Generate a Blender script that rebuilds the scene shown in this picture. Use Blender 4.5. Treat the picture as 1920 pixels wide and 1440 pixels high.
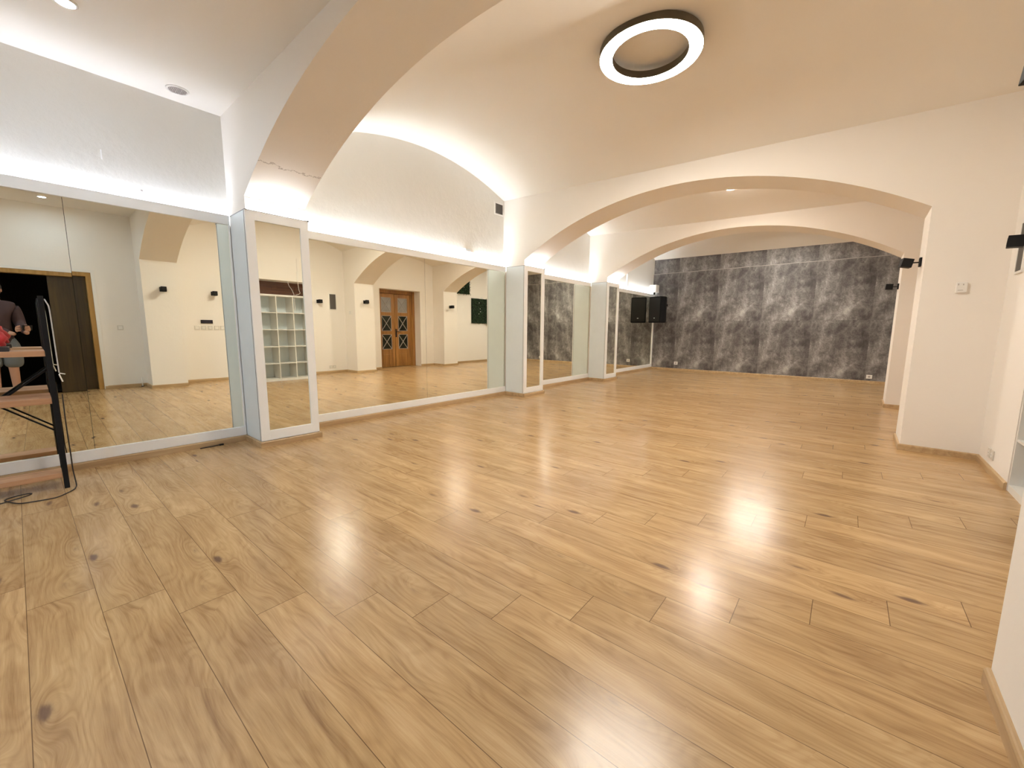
import bpy, bmesh, math, random
from mathutils import Vector, Matrix
random.seed(7)
scene = bpy.context.scene
for o in list(bpy.data.objects):
    bpy.data.objects.remove(o, do_unlink=True)

# ---------------------------------------------------------------- camera
F_PX, YAW, PITCH, ROLL, CX, CH = 760.98, -.7006, .1329, .0069, 4.6177, 1.12
cd = bpy.data.cameras.new('camera')
cam = bpy.data.objects.new('camera', cd)
scene.collection.objects.link(cam)
cy, sy, cp, sp = math.cos(YAW), math.sin(YAW), math.cos(PITCH), math.sin(PITCH)
fw = Vector((sy*cp, cy*cp, -sp)); r0 = Vector((cy, -sy, 0)); u0 = r0.cross(fw)
c, s = math.cos(ROLL), math.sin(ROLL)
rt = c*r0 + s*u0; up = -s*r0 + c*u0
M = Matrix((rt, up, -fw)).transposed().to_4x4(); M.translation = Vector((CX, 0, CH))
cam.matrix_world = M
cd.sensor_fit = 'HORIZONTAL'; cd.sensor_width = 36; cd.lens = F_PX/1920*36
cd.clip_start = .02; cd.clip_end = 100
scene.camera = cam
# ---------------------------------------------------------------- world, view
w = bpy.data.worlds.new('world'); scene.world = w; w.use_nodes = True
w.node_tree.nodes['Background'].inputs[0].default_value = (.9, .93, 1, 1)
w.node_tree.nodes['Background'].inputs[1].default_value = 0.02
vs = scene.view_settings
vs.view_transform = 'Standard'; vs.look = 'None'; vs.gamma = 1; vs.use_curve_mapping = False
vs.exposure = 2.32
scene.cycles.use_denoising = True
scene.cycles.max_bounces = 9; scene.cycles.diffuse_bounces = 6; scene.cycles.glossy_bounces = 5
scene.cycles.use_adaptive_sampling = True; scene.cycles.adaptive_threshold = .02
scene.cycles.sample_clamp_indirect = 8
scene.cycles.caustics_reflective = True
# ---------------------------------------------------------------- light levels (the lamps' own strengths)
LED_W = 20.0        # cove LED strips over the mirrors
RING_W = 25.5       # ring lights
DISC_W = 45.0       # round ceiling light
SPOT_W = 52.0       # recessed spots, camera bay, and the fill spots added behind it
RING_C = (1, .945, .845); LED_C = (.88, .94, 1.0); SPOT_C = (.66, .82, 1.0)

# ================================================================ materials
def nmat(name):
    m = bpy.data.materials.new(name); m.use_nodes = True
    nt = m.node_tree; b = nt.nodes['Principled BSDF']
    return m, nt, b
def N(nt, t, **k):
    n = nt.nodes.new(t)
    for a, v in k.items(): setattr(n, a, v)
    return n
def V(nt, x):   # value node helper
    n = nt.nodes.new('ShaderNodeValue'); n.outputs[0].default_value = x; return n.outputs[0]
def mth(nt, op, a, b=None, c=None):
    n = nt.nodes.new('ShaderNodeMath'); n.operation = op
    for i, x in enumerate((a, b, c)):
        if x is None: continue
        if isinstance(x, (int, float)): n.inputs[i].default_value = x
        else: nt.links.new(x, n.inputs[i])
    return n.outputs[0]
def mixc(nt, f, a, b, mode='MIX'):
    n = nt.nodes.new('ShaderNodeMix'); n.data_type = 'RGBA'; n.blend_type = mode
    for sock, x in ((n.inputs[0], f), (n.inputs[6], a), (n.inputs[7], b)):
        if isinstance(x, (int, float)): sock.default_value = x
        elif isinstance(x, tuple): sock.default_value = (*x[:3], 1)
        else: nt.links.new(x, sock)
    return n.outputs[2]
def ramp(nt, f, stops, interp='LINEAR'):
    n = nt.nodes.new('ShaderNodeValToRGB'); n.color_ramp.interpolation = interp
    e = n.color_ramp.elements
    while len(e) < len(stops): e.new(.5)
    for el, (p, col) in zip(e, stops):
        el.position = p; el.color = (*col, 1) if len(col) == 3 else col
    nt.links.new(f, n.inputs[0]); return n.outputs[0]
def noise(nt, vec, scale, detail=4, rough=.55, dist=0):
    n = nt.nodes.new('ShaderNodeTexNoise'); n.inputs['Scale'].default_value = scale
    n.inputs['Detail'].default_value = detail; n.inputs['Roughness'].default_value = rough
    n.inputs['Distortion'].default_value = dist
    if vec is not None: nt.links.new(vec, n.inputs['Vector'])
    return n.outputs[0]
def objco(nt): return nt.nodes.new('ShaderNodeTexCoord').outputs['Object']
def geo(nt): return nt.nodes.new('ShaderNodeNewGeometry').outputs['Position']
def scaled(nt, vec, sc):
    n = nt.nodes.new('ShaderNodeMapping'); n.inputs['Scale'].default_value = sc
    nt.links.new(vec, n.inputs['Vector']); return n.outputs[0]
def bump(nt, b, h, strength=.3, dist=.01):
    n = nt.nodes.new('ShaderNodeBump'); n.inputs['Strength'].default_value = strength
    n.inputs['Distance'].default_value = dist
    nt.links.new(h, n.inputs['Height']); nt.links.new(n.outputs[0], b.inputs['Normal'])

def plaster(name, col, rough_bump=.25, sc=14):
    m, nt, b = nmat(name)
    p = geo(nt)
    n1 = noise(nt, p, 1.1, 3); n2 = noise(nt, p, sc*3, 5, .7)
    colr = mixc(nt, n1, tuple(x*.965 for x in col), col)
    nt.links.new(colr, b.inputs['Base Color'])
    b.inputs['Roughness'].default_value = .85
    b.inputs['Specular IOR Level'].default_value = .25
    h = mth(nt, 'ADD', mth(nt, 'MULTIPLY', noise(nt, p, sc, 4, .6), 1.0), mth(nt, 'MULTIPLY', n2, .3))
    bump(nt, b, h, rough_bump, .008)
    return m
def plain(name, col, rough=.5, metal=0, spec=.5, var=.0, bmp=0, bsc=200):
    m, nt, b = nmat(name)
    if var:
        n1 = noise(nt, objco(nt), 6, 4)
        nt.links.new(mixc(nt, n1, tuple(x*(1-var) for x in col), tuple(min(1, x*(1+var)) for x in col)), b.inputs['Base Color'])
    else: b.inputs['Base Color'].default_value = (*col, 1)
    b.inputs['Roughness'].default_value = rough; b.inputs['Metallic'].default_value = metal
    b.inputs['Specular IOR Level'].default_value = spec
    if bmp: bump(nt, b, noise(nt, objco(nt), bsc, 3), bmp, .002)
    return m
def emit(name, col, st):
    m = bpy.data.materials.new(name); m.use_nodes = True; nt = m.node_tree
    nt.nodes.clear(); e = nt.nodes.new('ShaderNodeEmission'); o = nt.nodes.new('ShaderNodeOutputMaterial')
    e.inputs[0].default_value = (*col, 1); e.inputs[1].default_value = st
    nt.links.new(e.outputs[0], o.inputs[0]); return m

M_PAINT = plaster('warm_white_plaster', (.88, .84, .79), .10, 30)
M_ROUGH = plaster('rough_white_plaster', (.80, .79, .75), .55, 9)
M_VAULT = plaster('vault_plaster', (.87, .83, .77), .10, 20)

def arch_material():
    m, nt, b = nmat('arch_plaster')
    p = geo(nt)
    col = mixc(nt, noise(nt, p, 1.1, 3), (.85, .80, .74), (.88, .84, .78))
    # hairline cracks near the left springing
    sx = nt.nodes.new('ShaderNodeSeparateXYZ'); nt.links.new(p, sx.inputs[0])
    wob = noise(nt, p, 5, 5, .7)
    z1 = mth(nt, 'ADD', sx.outputs[2], mth(nt, 'MULTIPLY', wob, .12))
    def crack(z0, th):
        d = mth(nt, 'ABSOLUTE', mth(nt, 'SUBTRACT', z1, z0))
        k = mth(nt, 'LESS_THAN', d, th)
        return mth(nt, 'MULTIPLY', k, mth(nt, 'LESS_THAN', sx.outputs[0], 1.2))
    k = mth(nt, 'MAXIMUM', crack(2.53, .0022), crack(2.315, .0022))
    gn = nt.nodes.new('ShaderNodeNewGeometry'); sn = nt.nodes.new('ShaderNodeSeparateXYZ'); nt.links.new(gn.outputs['True Normal'], sn.inputs[0])
    k = mth(nt, 'MULTIPLY', k, mth(nt, 'LESS_THAN', mth(nt, 'ABSOLUTE', sn.outputs[1]), .5))
    k = mth(nt, 'MULTIPLY', k, mth(nt, 'LESS_THAN', sx.outputs[1], 2.1))
    nt.links.new(mixc(nt, mth(nt, 'MULTIPLY', k, .55), col, (.25, .19, .15)), b.inputs['Base Color'])
    b.inputs['Roughness'].default_value = .85; b.inputs['Specular IOR Level'].default_value = .25
    bump(nt, b, mth(nt, 'ADD', noise(nt, p, 12, 4, .6), mth(nt, 'MULTIPLY', k, -2.0)), .25, .008)
    return m
M_ARCH = arch_material()

# ---- oak laminate: boards 1283 x 192 mm, fixed stagger
TH, BX, YO, PW, PD, PL_ = .0135, 2.437, .0513, .1916, .2406, 1.2832
def floor_material():
    m, nt, b = nmat('oak_laminate')
    p = geo(nt)
    sx = nt.nodes.new('ShaderNodeSeparateXYZ'); nt.links.new(p, sx.inputs[0])
    X0, Y0 = sx.outputs[0], sx.outputs[1]
    ct, st = math.cos(TH), math.sin(TH)
    X = mth(nt, 'ADD', mth(nt, 'MULTIPLY', X0, ct), mth(nt, 'MULTIPLY', Y0, st))
    Y = mth(nt, 'SUBTRACT', mth(nt, 'MULTIPLY', Y0, ct), mth(nt, 'MULTIPLY', X0, st))
    v = mth(nt, 'DIVIDE', mth(nt, 'SUBTRACT', Y, YO), PW)
    row = mth(nt, 'FLOOR', v)
    fv = mth(nt, 'FRACT', v)
    u = mth(nt, 'DIVIDE', mth(nt, 'SUBTRACT', mth(nt, 'SUBTRACT', X, BX), mth(nt, 'MULTIPLY', row, PD)), PL_)
    colm = mth(nt, 'FLOOR', u); fu = mth(nt, 'FRACT', u)
    # random per board
    cmb = nt.nodes.new('ShaderNodeCombineXYZ'); nt.links.new(row, cmb.inputs[0]); nt.links.new(colm, cmb.inputs[1])
    wn = nt.nodes.new('ShaderNodeTexWhiteNoise'); wn.noise_dimensions = '3D'; nt.links.new(cmb.outputs[0], wn.inputs['Vector'])
    rnd = wn.outputs['Value']
    U = mth(nt, 'MULTIPLY', fu, PL_); Vv = mth(nt, 'MULTIPLY', fv, PW)
    off = mth(nt, 'MULTIPLY', mth(nt, 'FLOOR', mth(nt, 'MULTIPLY', rnd, 9)), 3.7)
    def vec(a, bb, cc):
        n = nt.nodes.new('ShaderNodeCombineXYZ')
        for i, x in enumerate((a, bb, cc)):
            if isinstance(x, (int, float)): n.inputs[i].default_value = x
            else: nt.links.new(x, n.inputs[i])
        return n.outputs[0]
    # knots : voronoi in board space
    kv = vec(mth(nt, 'MULTIPLY', U, 2.4), mth(nt, 'MULTIPLY', Vv, 6.5), off)
    vor = nt.nodes.new('ShaderNodeTexVoronoi'); vor.feature = 'F1'; vor.inputs['Scale'].default_value = 1.0
    vor.inputs['Randomness'].default_value = .9; nt.links.new(kv, vor.inputs['Vector'])
    kd = vor.outputs['Distance']
    pick = mth(nt, 'GREATER_THAN', mth(nt, 'FRACT', mth(nt, 'MULTIPLY', vor.outputs['Color'], 7.31)), .35)
    sepk = nt.nodes.new('ShaderNodeSeparateColor'); nt.links.new(vor.outputs['Color'], sepk.inputs[0])
    pick = mth(nt, 'GREATER_THAN', sepk.outputs[0], .62)
    kn = nt.nodes.new('ShaderNodeMapRange'); kn.interpolation_type = 'SMOOTHERSTEP'
    kn.inputs['From Min'].default_value = .02; kn.inputs['From Max'].default_value = .17
    kn.inputs['To Min'].default_value = 1; kn.inputs['To Max'].default_value = 0
    kwob = mth(nt, 'ADD', kd, mth(nt, 'MULTIPLY', mth(nt, 'SUBTRACT', noise(nt, vec(mth(nt,'MULTIPLY',U,9), mth(nt,'MULTIPLY',Vv,40), off), 1.5, 4), .5), .16))
    nt.links.new(kwob, kn.inputs['Value'])
    knot = mth(nt, 'MULTIPLY', kn.outputs[0], pick)
    bend = nt.nodes.new('ShaderNodeMapRange'); bend.interpolation_type = 'SMOOTHERSTEP'
    bend.inputs['From Min'].default_value = 0; bend.inputs['From Max'].default_value = .55
    bend.inputs['To Min'].default_value = 1; bend.inputs['To Max'].default_value = 0
    nt.links.new(kd, bend.inputs['Value'])
    bendv = mth(nt, 'MULTIPLY', bend.outputs[0], mth(nt, 'ADD', mth(nt, 'MULTIPLY', pick, .05), .012))
    # slow cathedral figure
    slow = noise(nt, vec(mth(nt, 'MULTIPLY', U, 1.3), mth(nt, 'MULTIPLY', Vv, 5), off), 1.0, 2, .5)
    gy = mth(nt, 'ADD', mth(nt, 'ADD', Vv, bendv), mth(nt, 'MULTIPLY', slow, .055))
    # flame figure: contour lines of the slow field
    fig = mth(nt, 'SINE', mth(nt, 'MULTIPLY', mth(nt, 'ADD', mth(nt, 'MULTIPLY', slow, .55), mth(nt, 'MULTIPLY', gy, .9)), 95.0))
    fig = mth(nt, 'MULTIPLY', mth(nt, 'POWER', mth(nt, 'ABSOLUTE', fig), 4), noise(nt, vec(mth(nt, 'MULTIPLY', U, 2.5), mth(nt, 'MULTIPLY', Vv, 8), off), 1.3, 2))
    fine = noise(nt, vec(mth(nt, 'MULTIPLY', U, 9), mth(nt, 'MULTIPLY', gy, 230), off), 1.0, 5, .65)
    med = noise(nt, vec(mth(nt, 'MULTIPLY', U, 1.6), mth(nt, 'MULTIPLY', gy, 34), off), 1.0, 4, .55)
    blotch = noise(nt, vec(mth(nt, 'MULTIPLY', U, 2.2), mth(nt, 'MULTIPLY', Vv, 9), off), 1.0, 3, .5)
    g = mth(nt, 'ADD', mth(nt, 'MULTIPLY', fine, .26), mth(nt, 'MULTIPLY', med, .34))
    g = mth(nt, 'SUBTRACT', g, mth(nt, 'MULTIPLY', fig, .10))
    g = mth(nt, 'ADD', g, mth(nt, 'MULTIPLY', blotch, .42))
    base = ramp(nt, g, [(.32, (.295, .168, .074)), (.44, (.412, .253, .114)), (.54, (.500, .325, .155)), (.66, (.600, .412, .215))])
    tone = mth(nt, 'ADD', mth(nt, 'MULTIPLY', mth(nt, 'FRACT', mth(nt, 'MULTIPLY', rnd, 5.37)), .14), .93)
    base = mixc(nt, 1.0, base, vec(tone, tone, mth(nt, 'MULTIPLY', tone, 1.0)), 'MULTIPLY')
    base = mixc(nt, mth(nt, 'MULTIPLY', knot, .82), base, (.120, .068, .050))
    # dark flecked streak trailing from some knots
    stk = ramp(nt, med, [(.34, (1, 1, 1)), (.42, (0, 0, 0))])
    base = mixc(nt, mth(nt, 'MULTIPLY', mth(nt, 'MULTIPLY', stk, bend.outputs[0]), .38), base, (.20, .115, .06))
    # joints
    dv = mth(nt, 'MINIMUM', Vv, mth(nt, 'SUBTRACT', PW, Vv))
    du = mth(nt, 'MINIMUM', U, mth(nt, 'SUBTRACT', PL_, U))
    j = mth(nt, 'MAXIMUM', mth(nt, 'LESS_THAN', dv, .0011), mth(nt, 'LESS_THAN', du, .0014))
    base = mixc(nt, mth(nt, 'MULTIPLY', j, .78), base, (.09, .045, .02))
    nt.links.new(base, b.inputs['Base Color'])
    rg = mth(nt, 'ADD', .17, mth(nt, 'MULTIPLY', fine, .14))
    nt.links.new(rg, b.inputs['Roughness'])
    b.inputs['Specular IOR Level'].default_value = .42
    h = mth(nt, 'SUBTRACT', mth(nt, 'MULTIPLY', fine, .5), mth(nt, 'MULTIPLY', j, 3.0))
    bump(nt, b, h, .12, .0012)
    return m
M_FLOOR = floor_material()

def wood(name, dark, light, sc=1.0, axis='Z', rough=.4):
    m, nt, b = nmat(name)
    o = geo(nt)
    scv = {'Z': (30*sc, 30*sc, 1.6*sc), 'Y': (30*sc, 1.6*sc, 30*sc), 'X': (1.6*sc, 30*sc, 30*sc)}[axis]
    n1 = noise(nt, scaled(nt, o, scv), 1, 5, .6, .4)
    n2 = noise(nt, scaled(nt, o, tuple(x*.2 for x in scv)), 1, 3, .5)
    f = mth(nt, 'ADD', mth(nt, 'MULTIPLY', n1, .6), mth(nt, 'MULTIPLY', n2, .4))
    nt.links.new(ramp(nt, f, [(.35, dark), (.62, light)]), b.inputs['Base Color'])
    b.inputs['Roughness'].default_value = rough
    bump(nt, b, n1, .08, .001)
    return m
M_SKIRT = wood('oak_skirting', (.38, .245, .12), (.58, .41, .225), .8, 'Y', .42)
M_OLDOAK = wood('old_oak_door', (.16, .065, .014), (.42, .20, .05), 1, 'Z', .35)
M_BROWN = wood('brown_door_leaf', (.028, .015, .003), (.068, .040, .010), .8, 'Z', .4)
M_GOLD = wood('oak_door_frame', (.30, .16, .035), (.46, .27, .08), .8, 'Z', .4)
M_RACKW = wood('rack_board', (.36, .17, .08), (.58, .34, .19), .9, 'Y', .45)
M_DKWOOD = wood('dark_red_brown_wood', (.07, .020, .008), (.16, .05, .018), .8, 'Y', .4)

def concrete():
    m, nt, b = nmat('grey_concrete_wallpaper')
    p = geo(nt)
    sx = nt.nodes.new('ShaderNodeSeparateXYZ'); nt.links.new(p, sx.inputs[0])
    fr = mth(nt, 'FRACT', mth(nt, 'DIVIDE', mth(nt, 'ADD', sx.outputs[0], .38), 1.04))
    zz = mth(nt, 'SUBTRACT', sx.outputs[2], mth(nt, 'MULTIPLY', mth(nt, 'GREATER_THAN', sx.outputs[2], 1.385), 1.385))
    zz = mth(nt, 'SUBTRACT', zz, mth(nt, 'MULTIPLY', mth(nt, 'GREATER_THAN', sx.outputs[2], 2.736), .93))
    tl = nt.nodes.new('ShaderNodeCombineXYZ'); nt.links.new(mth(nt, 'MULTIPLY', fr, 1.04), tl.inputs[0]); nt.links.new(zz, tl.inputs[2])
    tp = tl.outputs[0]
    a = noise(nt, scaled(nt, tp, (1.5, 1, .8)), 1.8, 4, .6)
    bb = noise(nt, scaled(nt, tp, (1.35, 1, 1.0)), 5.2, 9, .72, .5)
    cc = noise(nt, tp, 34, 6, .75)
    f = mth(nt, 'ADD', mth(nt, 'ADD', mth(nt, 'MULTIPLY', a, .42), mth(nt, 'MULTIPLY', bb, .42)), mth(nt, 'MULTIPLY', cc, .2))
    edge = mth(nt, 'MULTIPLY', mth(nt, 'SUBTRACT', mth(nt, 'POWER', fr, 2), .35), -.055)
    f = mth(nt, 'ADD', f, edge)
    col = ramp(nt, f, [(.38, (.050, .044, .043)), (.46, (.100, .090, .087)), (.53, (.175, .162, .154)), (.60, (.31, .295, .282)), (.68, (.52, .50, .48))])
    seam = mth(nt, 'MULTIPLY', mth(nt, 'LESS_THAN', fr, .004), .12)
    nt.links.new(mixc(nt, seam, col, (.3, .28, .26)), b.inputs['Base Color'])
    b.inputs['Roughness'].default_value = .55
    b.inputs['Specular IOR Level'].default_value = .35
    bump(nt, b, cc, .1, .003)
    return m
M_CONC = concrete()

def mirror_mat():
    m, nt, b = nmat('mirror_glass')
    b.inputs['Base Color'].default_value = (.95, .96, .86, 1)
    b.inputs['Metallic'].default_value = 1; b.inputs['Roughness'].default_value = .0
    return m
M_MIRROR = mirror_mat()
M_WHITE = plain('white_frame_lacquer', (.90, .92, .92), .35, var=.02)
M_PANEL = plain('pale_grey_pier_panel', (.77, .84, .87), .45, var=.04)
M_WPLAST = plain('white_plastic', (.82, .80, .76), .35); M_PLATE = plain('switch_plate_white', (.66, .63, .57), .4)
M_GREYLINE = plain('grey_edge_profile', (.30, .30, .31), .4, .3)
M_BLACK = plain('black_powder_coat', (.006, .006, .007), .6, spec=.25)
M_SPKCAB = plain('black_speaker_cabinet', (.006, .006, .007), .75, spec=.2)
M_SPKGR = plain('black_speaker_grille', (.005, .005, .005), .7, bmp=.6, bsc=700)
M_DARKGAP = plain('dark_gap', (.03, .03, .025), .6)
M_CORD = plain('black_cable_rubber', (.018, .012, .010), .5)
M_WCORD = plain('white_cable', (.75, .70, .66), .5)
M_SILVER = plain('brushed_silver', (.6, .6, .58), .3, 1)
M_GRILLE = plain('grey_vent_louvre', (.17, .155, .14), .5, bmp=.3)
M_GRILLE2 = plain('grey_metal_mesh', (.42, .38, .35), .5)
M_SHELF = plain('white_shelf_board', (.76, .75, .71), .4)
M_GLASS = plain('dark_old_glass', (.02, .022, .014), .15, 0, .6, var=.3)
M_GLASSL = plain('patterned_old_glass', (.30, .29, .27), .25, 0, .6, var=.3)
M_DARKROOM = plain('unlit_room_shade', (.02, .018, .016), .9)  # near-black colour stands in for unlit depth behind the doors
M_LED = emit('led_strip_light', LED_C, LED_W); M_LED0 = emit('cool_led_strip_light', (.80, .86, 1.0), LED_W*.52)
M_RING = emit('ring_diffuser_light', RING_C, RING_W)
M_DISC = emit('disc_diffuser_light', (1, .9, .78), DISC_W)
M_FILL_SPOT = emit('added_spot_light', SPOT_C, SPOT_W*9.5); M_SPOT_LOW = emit('dimmed_spot_light', SPOT_C, SPOT_W*1.3)  # the stronger one is only for the spots added behind the camera
M_RINGH = plain('ring_housing', (.10, .085, .06), .4, .2)

# ================================================================ mesh helpers
COL = scene.collection
def tag(o, label=None, cat=None, group=None, kind=None):
    if label: o['label'] = label
    if cat: o['category'] = cat
    if group: o['group'] = group
    if kind: o['kind'] = kind
    return o
def empty(name, loc=(0, 0, 0), rz=0):
    o = bpy.data.objects.new(name, None); COL.objects.link(o)
    o.location = loc; o.rotation_euler = (0, 0, rz); o.empty_display_size = .05
    return o
class MB:
    def __init__(s): s.bm = bmesh.new()
    def quad(s, *pts):
        s.bm.faces.new([s.bm.verts.new(p) for p in pts]); return s
    def box(s, x0, x1, y0, y1, z0, z1, bev=0, mat=None):
        bm2 = bmesh.new()
        vs = [bm2.verts.new((x, y, z)) for x in (x0, x1) for y in (y0, y1) for z in (z0, z1)]
        for f in ((0, 1, 3, 2), (4, 6, 7, 5), (0, 4, 5, 1), (2, 3, 7, 6), (0, 2, 6, 4), (1, 5, 7, 3)):
            bm2.faces.new([vs[i] for i in f])
        if bev: bmesh.ops.bevel(bm2, geom=bm2.edges[:], offset=bev, segments=2, affect='EDGES', profile=.7)
        if mat is not None: bmesh.ops.transform(bm2, matrix=mat, verts=bm2.verts)
        s._add(bm2); return s
    def _add(s, bm2):
        me = bpy.data.meshes.new('tmp'); bm2.to_mesh(me); bm2.free(); s.bm.from_mesh(me); bpy.data.meshes.remove(me)
    def cyl(s, p0, p1, r, r2=None, seg=24, caps=True):
        p0, p1 = Vector(p0), Vector(p1); d = p1-p0
        bm2 = bmesh.new()
        bmesh.ops.create_cone(bm2, cap_ends=caps, segments=seg, radius1=r, radius2=r if r2 is None else r2, depth=d.length)
        q = d.to_track_quat('Z', 'Y').to_matrix().to_4x4(); q.translation = (p0+p1)/2
        bmesh.ops.transform(bm2, matrix=q, verts=bm2.verts); s._add(bm2); return s
    def sphere(s, c, r, sc=(1, 1, 1), seg=16):
        bm2 = bmesh.new(); bmesh.ops.create_uvsphere(bm2, u_segments=seg, v_segments=max(6, seg//2), radius=r)
        m = Matrix.Diagonal((*sc, 1)); m.translation = Vector(c)
        bmesh.ops.transform(bm2, matrix=m, verts=bm2.verts); s._add(bm2); return s
    def tube(s, pts, r, seg=8, closed=False):
        pts = [Vector(p) for p in pts]; rings = []
        n = len(pts)
        for i, p in enumerate(pts):
            a = pts[(i-1) % n] if (closed or i > 0) else p
            bb = pts[(i+1) % n] if (closed or i < n-1) else p
            t = (bb-a).normalized(); ref = Vector((0, 0, 1)) if abs(t.z) < .9 else Vector((1, 0, 0))
            x = t.cross(ref).normalized(); y = t.cross(x)
            rr = r[i] if isinstance(r, (list, tuple)) else r
            rings.append([s.bm.verts.new(p + rr*(math.cos(k*2*math.pi/seg)*x + math.sin(k*2*math.pi/seg)*y)) for k in range(seg)])
        for i in range(n if closed else n-1):
            A, B = rings[i], rings[(i+1) % n]
            for k in range(seg): s.bm.faces.new((A[k], A[(k+1) % seg], B[(k+1) % seg], B[k]))
        if not closed:
            s.bm.faces.new(rings[0][::-1]); s.bm.faces.new(rings[-1])
        return s
    def lathe(s, prof, c, seg=64, axis='Z', smooth=True):
        # prof: list of (r, h), closed loop
        rings = []
        for k in range(seg):
            a = 2*math.pi*k/seg
            rings.append([s.bm.verts.new((c[0]+r*math.cos(a), c[1]+r*math.sin(a), c[2]+h)) for r, h in prof])
        m = len(prof)
        for k in range(seg):
            A, B = rings[k], rings[(k+1) % seg]
            for i in range(m): s.bm.faces.new((A[i], B[i], B[(i+1) % m], A[(i+1) % m]))
        return s
    def build(s, name, mat, parent=None, smooth=False, loc=None):
        bmesh.ops.recalc_face_normals(s.bm, faces=s.bm.faces)
        me = bpy.data.meshes.new(name); s.bm.to_mesh(me); s.bm.free()
        me.materials.append(mat)
        if smooth:
            for p in me.polygons: p.use_smooth = True
        o = bpy.data.objects.new(name, me); COL.objects.link(o)
        if parent: o.parent = parent
        return o
def bake_parent(o, parent):
    """keep o where it is although its coordinates are world coordinates"""
    o.parent = parent; o.matrix_parent_inverse = Matrix.Identity(4)
    o.location = -Vector(parent.location); return o
def smooth_path(pts, n=8):
    pts = [Vector(p) for p in pts]; out = []
    for i in range(len(pts)-1):
        p0 = pts[max(i-1, 0)]; p1 = pts[i]; p2 = pts[i+1]; p3 = pts[min(i+2, len(pts)-1)]
        for k in range(n):
            t = k/n
            out.append(.5*((2*p1)+(-p0+p2)*t+(2*p0-5*p1+4*p2-p3)*t*t+(-p0+3*p1-3*p2+p3)*t**3))
    out.append(pts[-1]); return out

# ================================================================ the room
XW = 5.536; XP = 5.025; XL = -.05; PL = .42; PB = 2.157; YBACK = 11.89; YF = -3.6
ARCH = [dict(n='near', y0=(1.338, 1.37), y1=(1.854, 1.885), spring=2.27, apex=2.93, top=3.25, xr=5.042),
        dict(n='middle', y0=(5.291, 5.334), y1=(5.815, 5.862), spring=2.24, apex=2.905, top=3.45, xr=XP),
        dict(n='far', y0=(8.156, 8.20), y1=(8.697, 8.745), spring=2.25, apex=2.925, top=3.5, xr=XP)]
def arch_z(A, x):
    xl, xr = .40, A['xr']; cx = (xl+xr)/2; hs = (xr-xl)/2; h = A['apex']-A['spring']
    R = (hs*hs+h*h)/(2*h)
    d = x-cx
    return A['apex'] - (R-math.sqrt(max(R*R-d*d, 0)))
for A in ARCH:
    mb = MB(); bm = mb.bm
    xa, xb = -.05, XW+.0
    f0 = lambda x: A['y0'][0]+(A['y0'][1]-A['y0'][0])*x/XP
    f1 = lambda x: A['y1'][0]+(A['y1'][1]-A['y1'][0])*x/XP
    def col(x, zb):
        return [bm.verts.new((x, f0(x), zb)), bm.verts.new((x, f0(x), A['top'])), bm.verts.new((x, f1(x), zb)), bm.verts.new((x, f1(x), A['top']))]
    def strip(Ca, Cb, bottom=True):
        bm.faces.new((Ca[0], Cb[0], Cb[1], Ca[1])); bm.faces.new((Ca[2], Ca[3], Cb[3], Cb[2]))
        bm.faces.new((Ca[1], Cb[1], Cb[3], Ca[3]))
        if bottom: bm.faces.new((Ca[0], Ca[2], Cb[2], Cb[0]))
    L0 = col(xa, 0); L1 = col(.40, 0); strip(L0, L1)
    n = 48; XR = A['xr']; xs = [.40+(XR-.40)*(.5-.5*math.cos(math.pi*i/n)) for i in range(n+1)]
    cols = [col(x, arch_z(A, x)) for x in xs]
    # jamb faces share the x of the springing
    bm.faces.new((L1[0], L1[2], cols[0][2], cols[0][0]))
    for i in range(n): strip(cols[i], cols[i+1])
    R0 = col(XR, 0); R1 = col(xb, 0); strip(R0, R1)
    bm.faces.new((R0[0], cols[-1][0], cols[-1][2], R0[2]))
    bm.faces.new((L0[0], L0[1], L0[3], L0[2])); bm.faces.new((R1[0], R1[2], R1[3], R1[1]))
    bmesh.ops.remove_doubles(bm, verts=bm.verts, dist=1e-5)
    o = mb.build('wall_arch_'+A['n'], M_ARCH)
    tag(o, kind='structure')

# floor
MB().box(-.06, XW+.5, YF-.1, YBACK+.1, -.12, 0).build('floor', M_FLOOR)['kind'] = 'structure'
# left wall
MB().box(-.25, XL, YF, YBACK+.1, 0, 3.75).build('wall_left', M_ROUGH)['kind'] = 'structure'
# back wall : lower clad part stands 25 mm proud of the upper strip
mb = MB(); mb.box(XL, XW, YBACK, YBACK+.2, 0, 2.735); mb.box(XL, XW, YBACK+.03, YBACK+.2, 2.735, 3.75)
mb.build('wall_back', M_CONC)['kind'] = 'structure'
MB().box(XL, XW, YBACK-.004, YBACK+.03, 2.728, 2.738).build('trim_1', plain('pale_ledge_edge', (.42, .38, .34), .5))['kind'] = 'structure'
MB().box(XL, XW+.3, YF-.15, YF, 0, 3.4).build('wall_rear', M_PAINT)['kind'] = 'structure'
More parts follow.
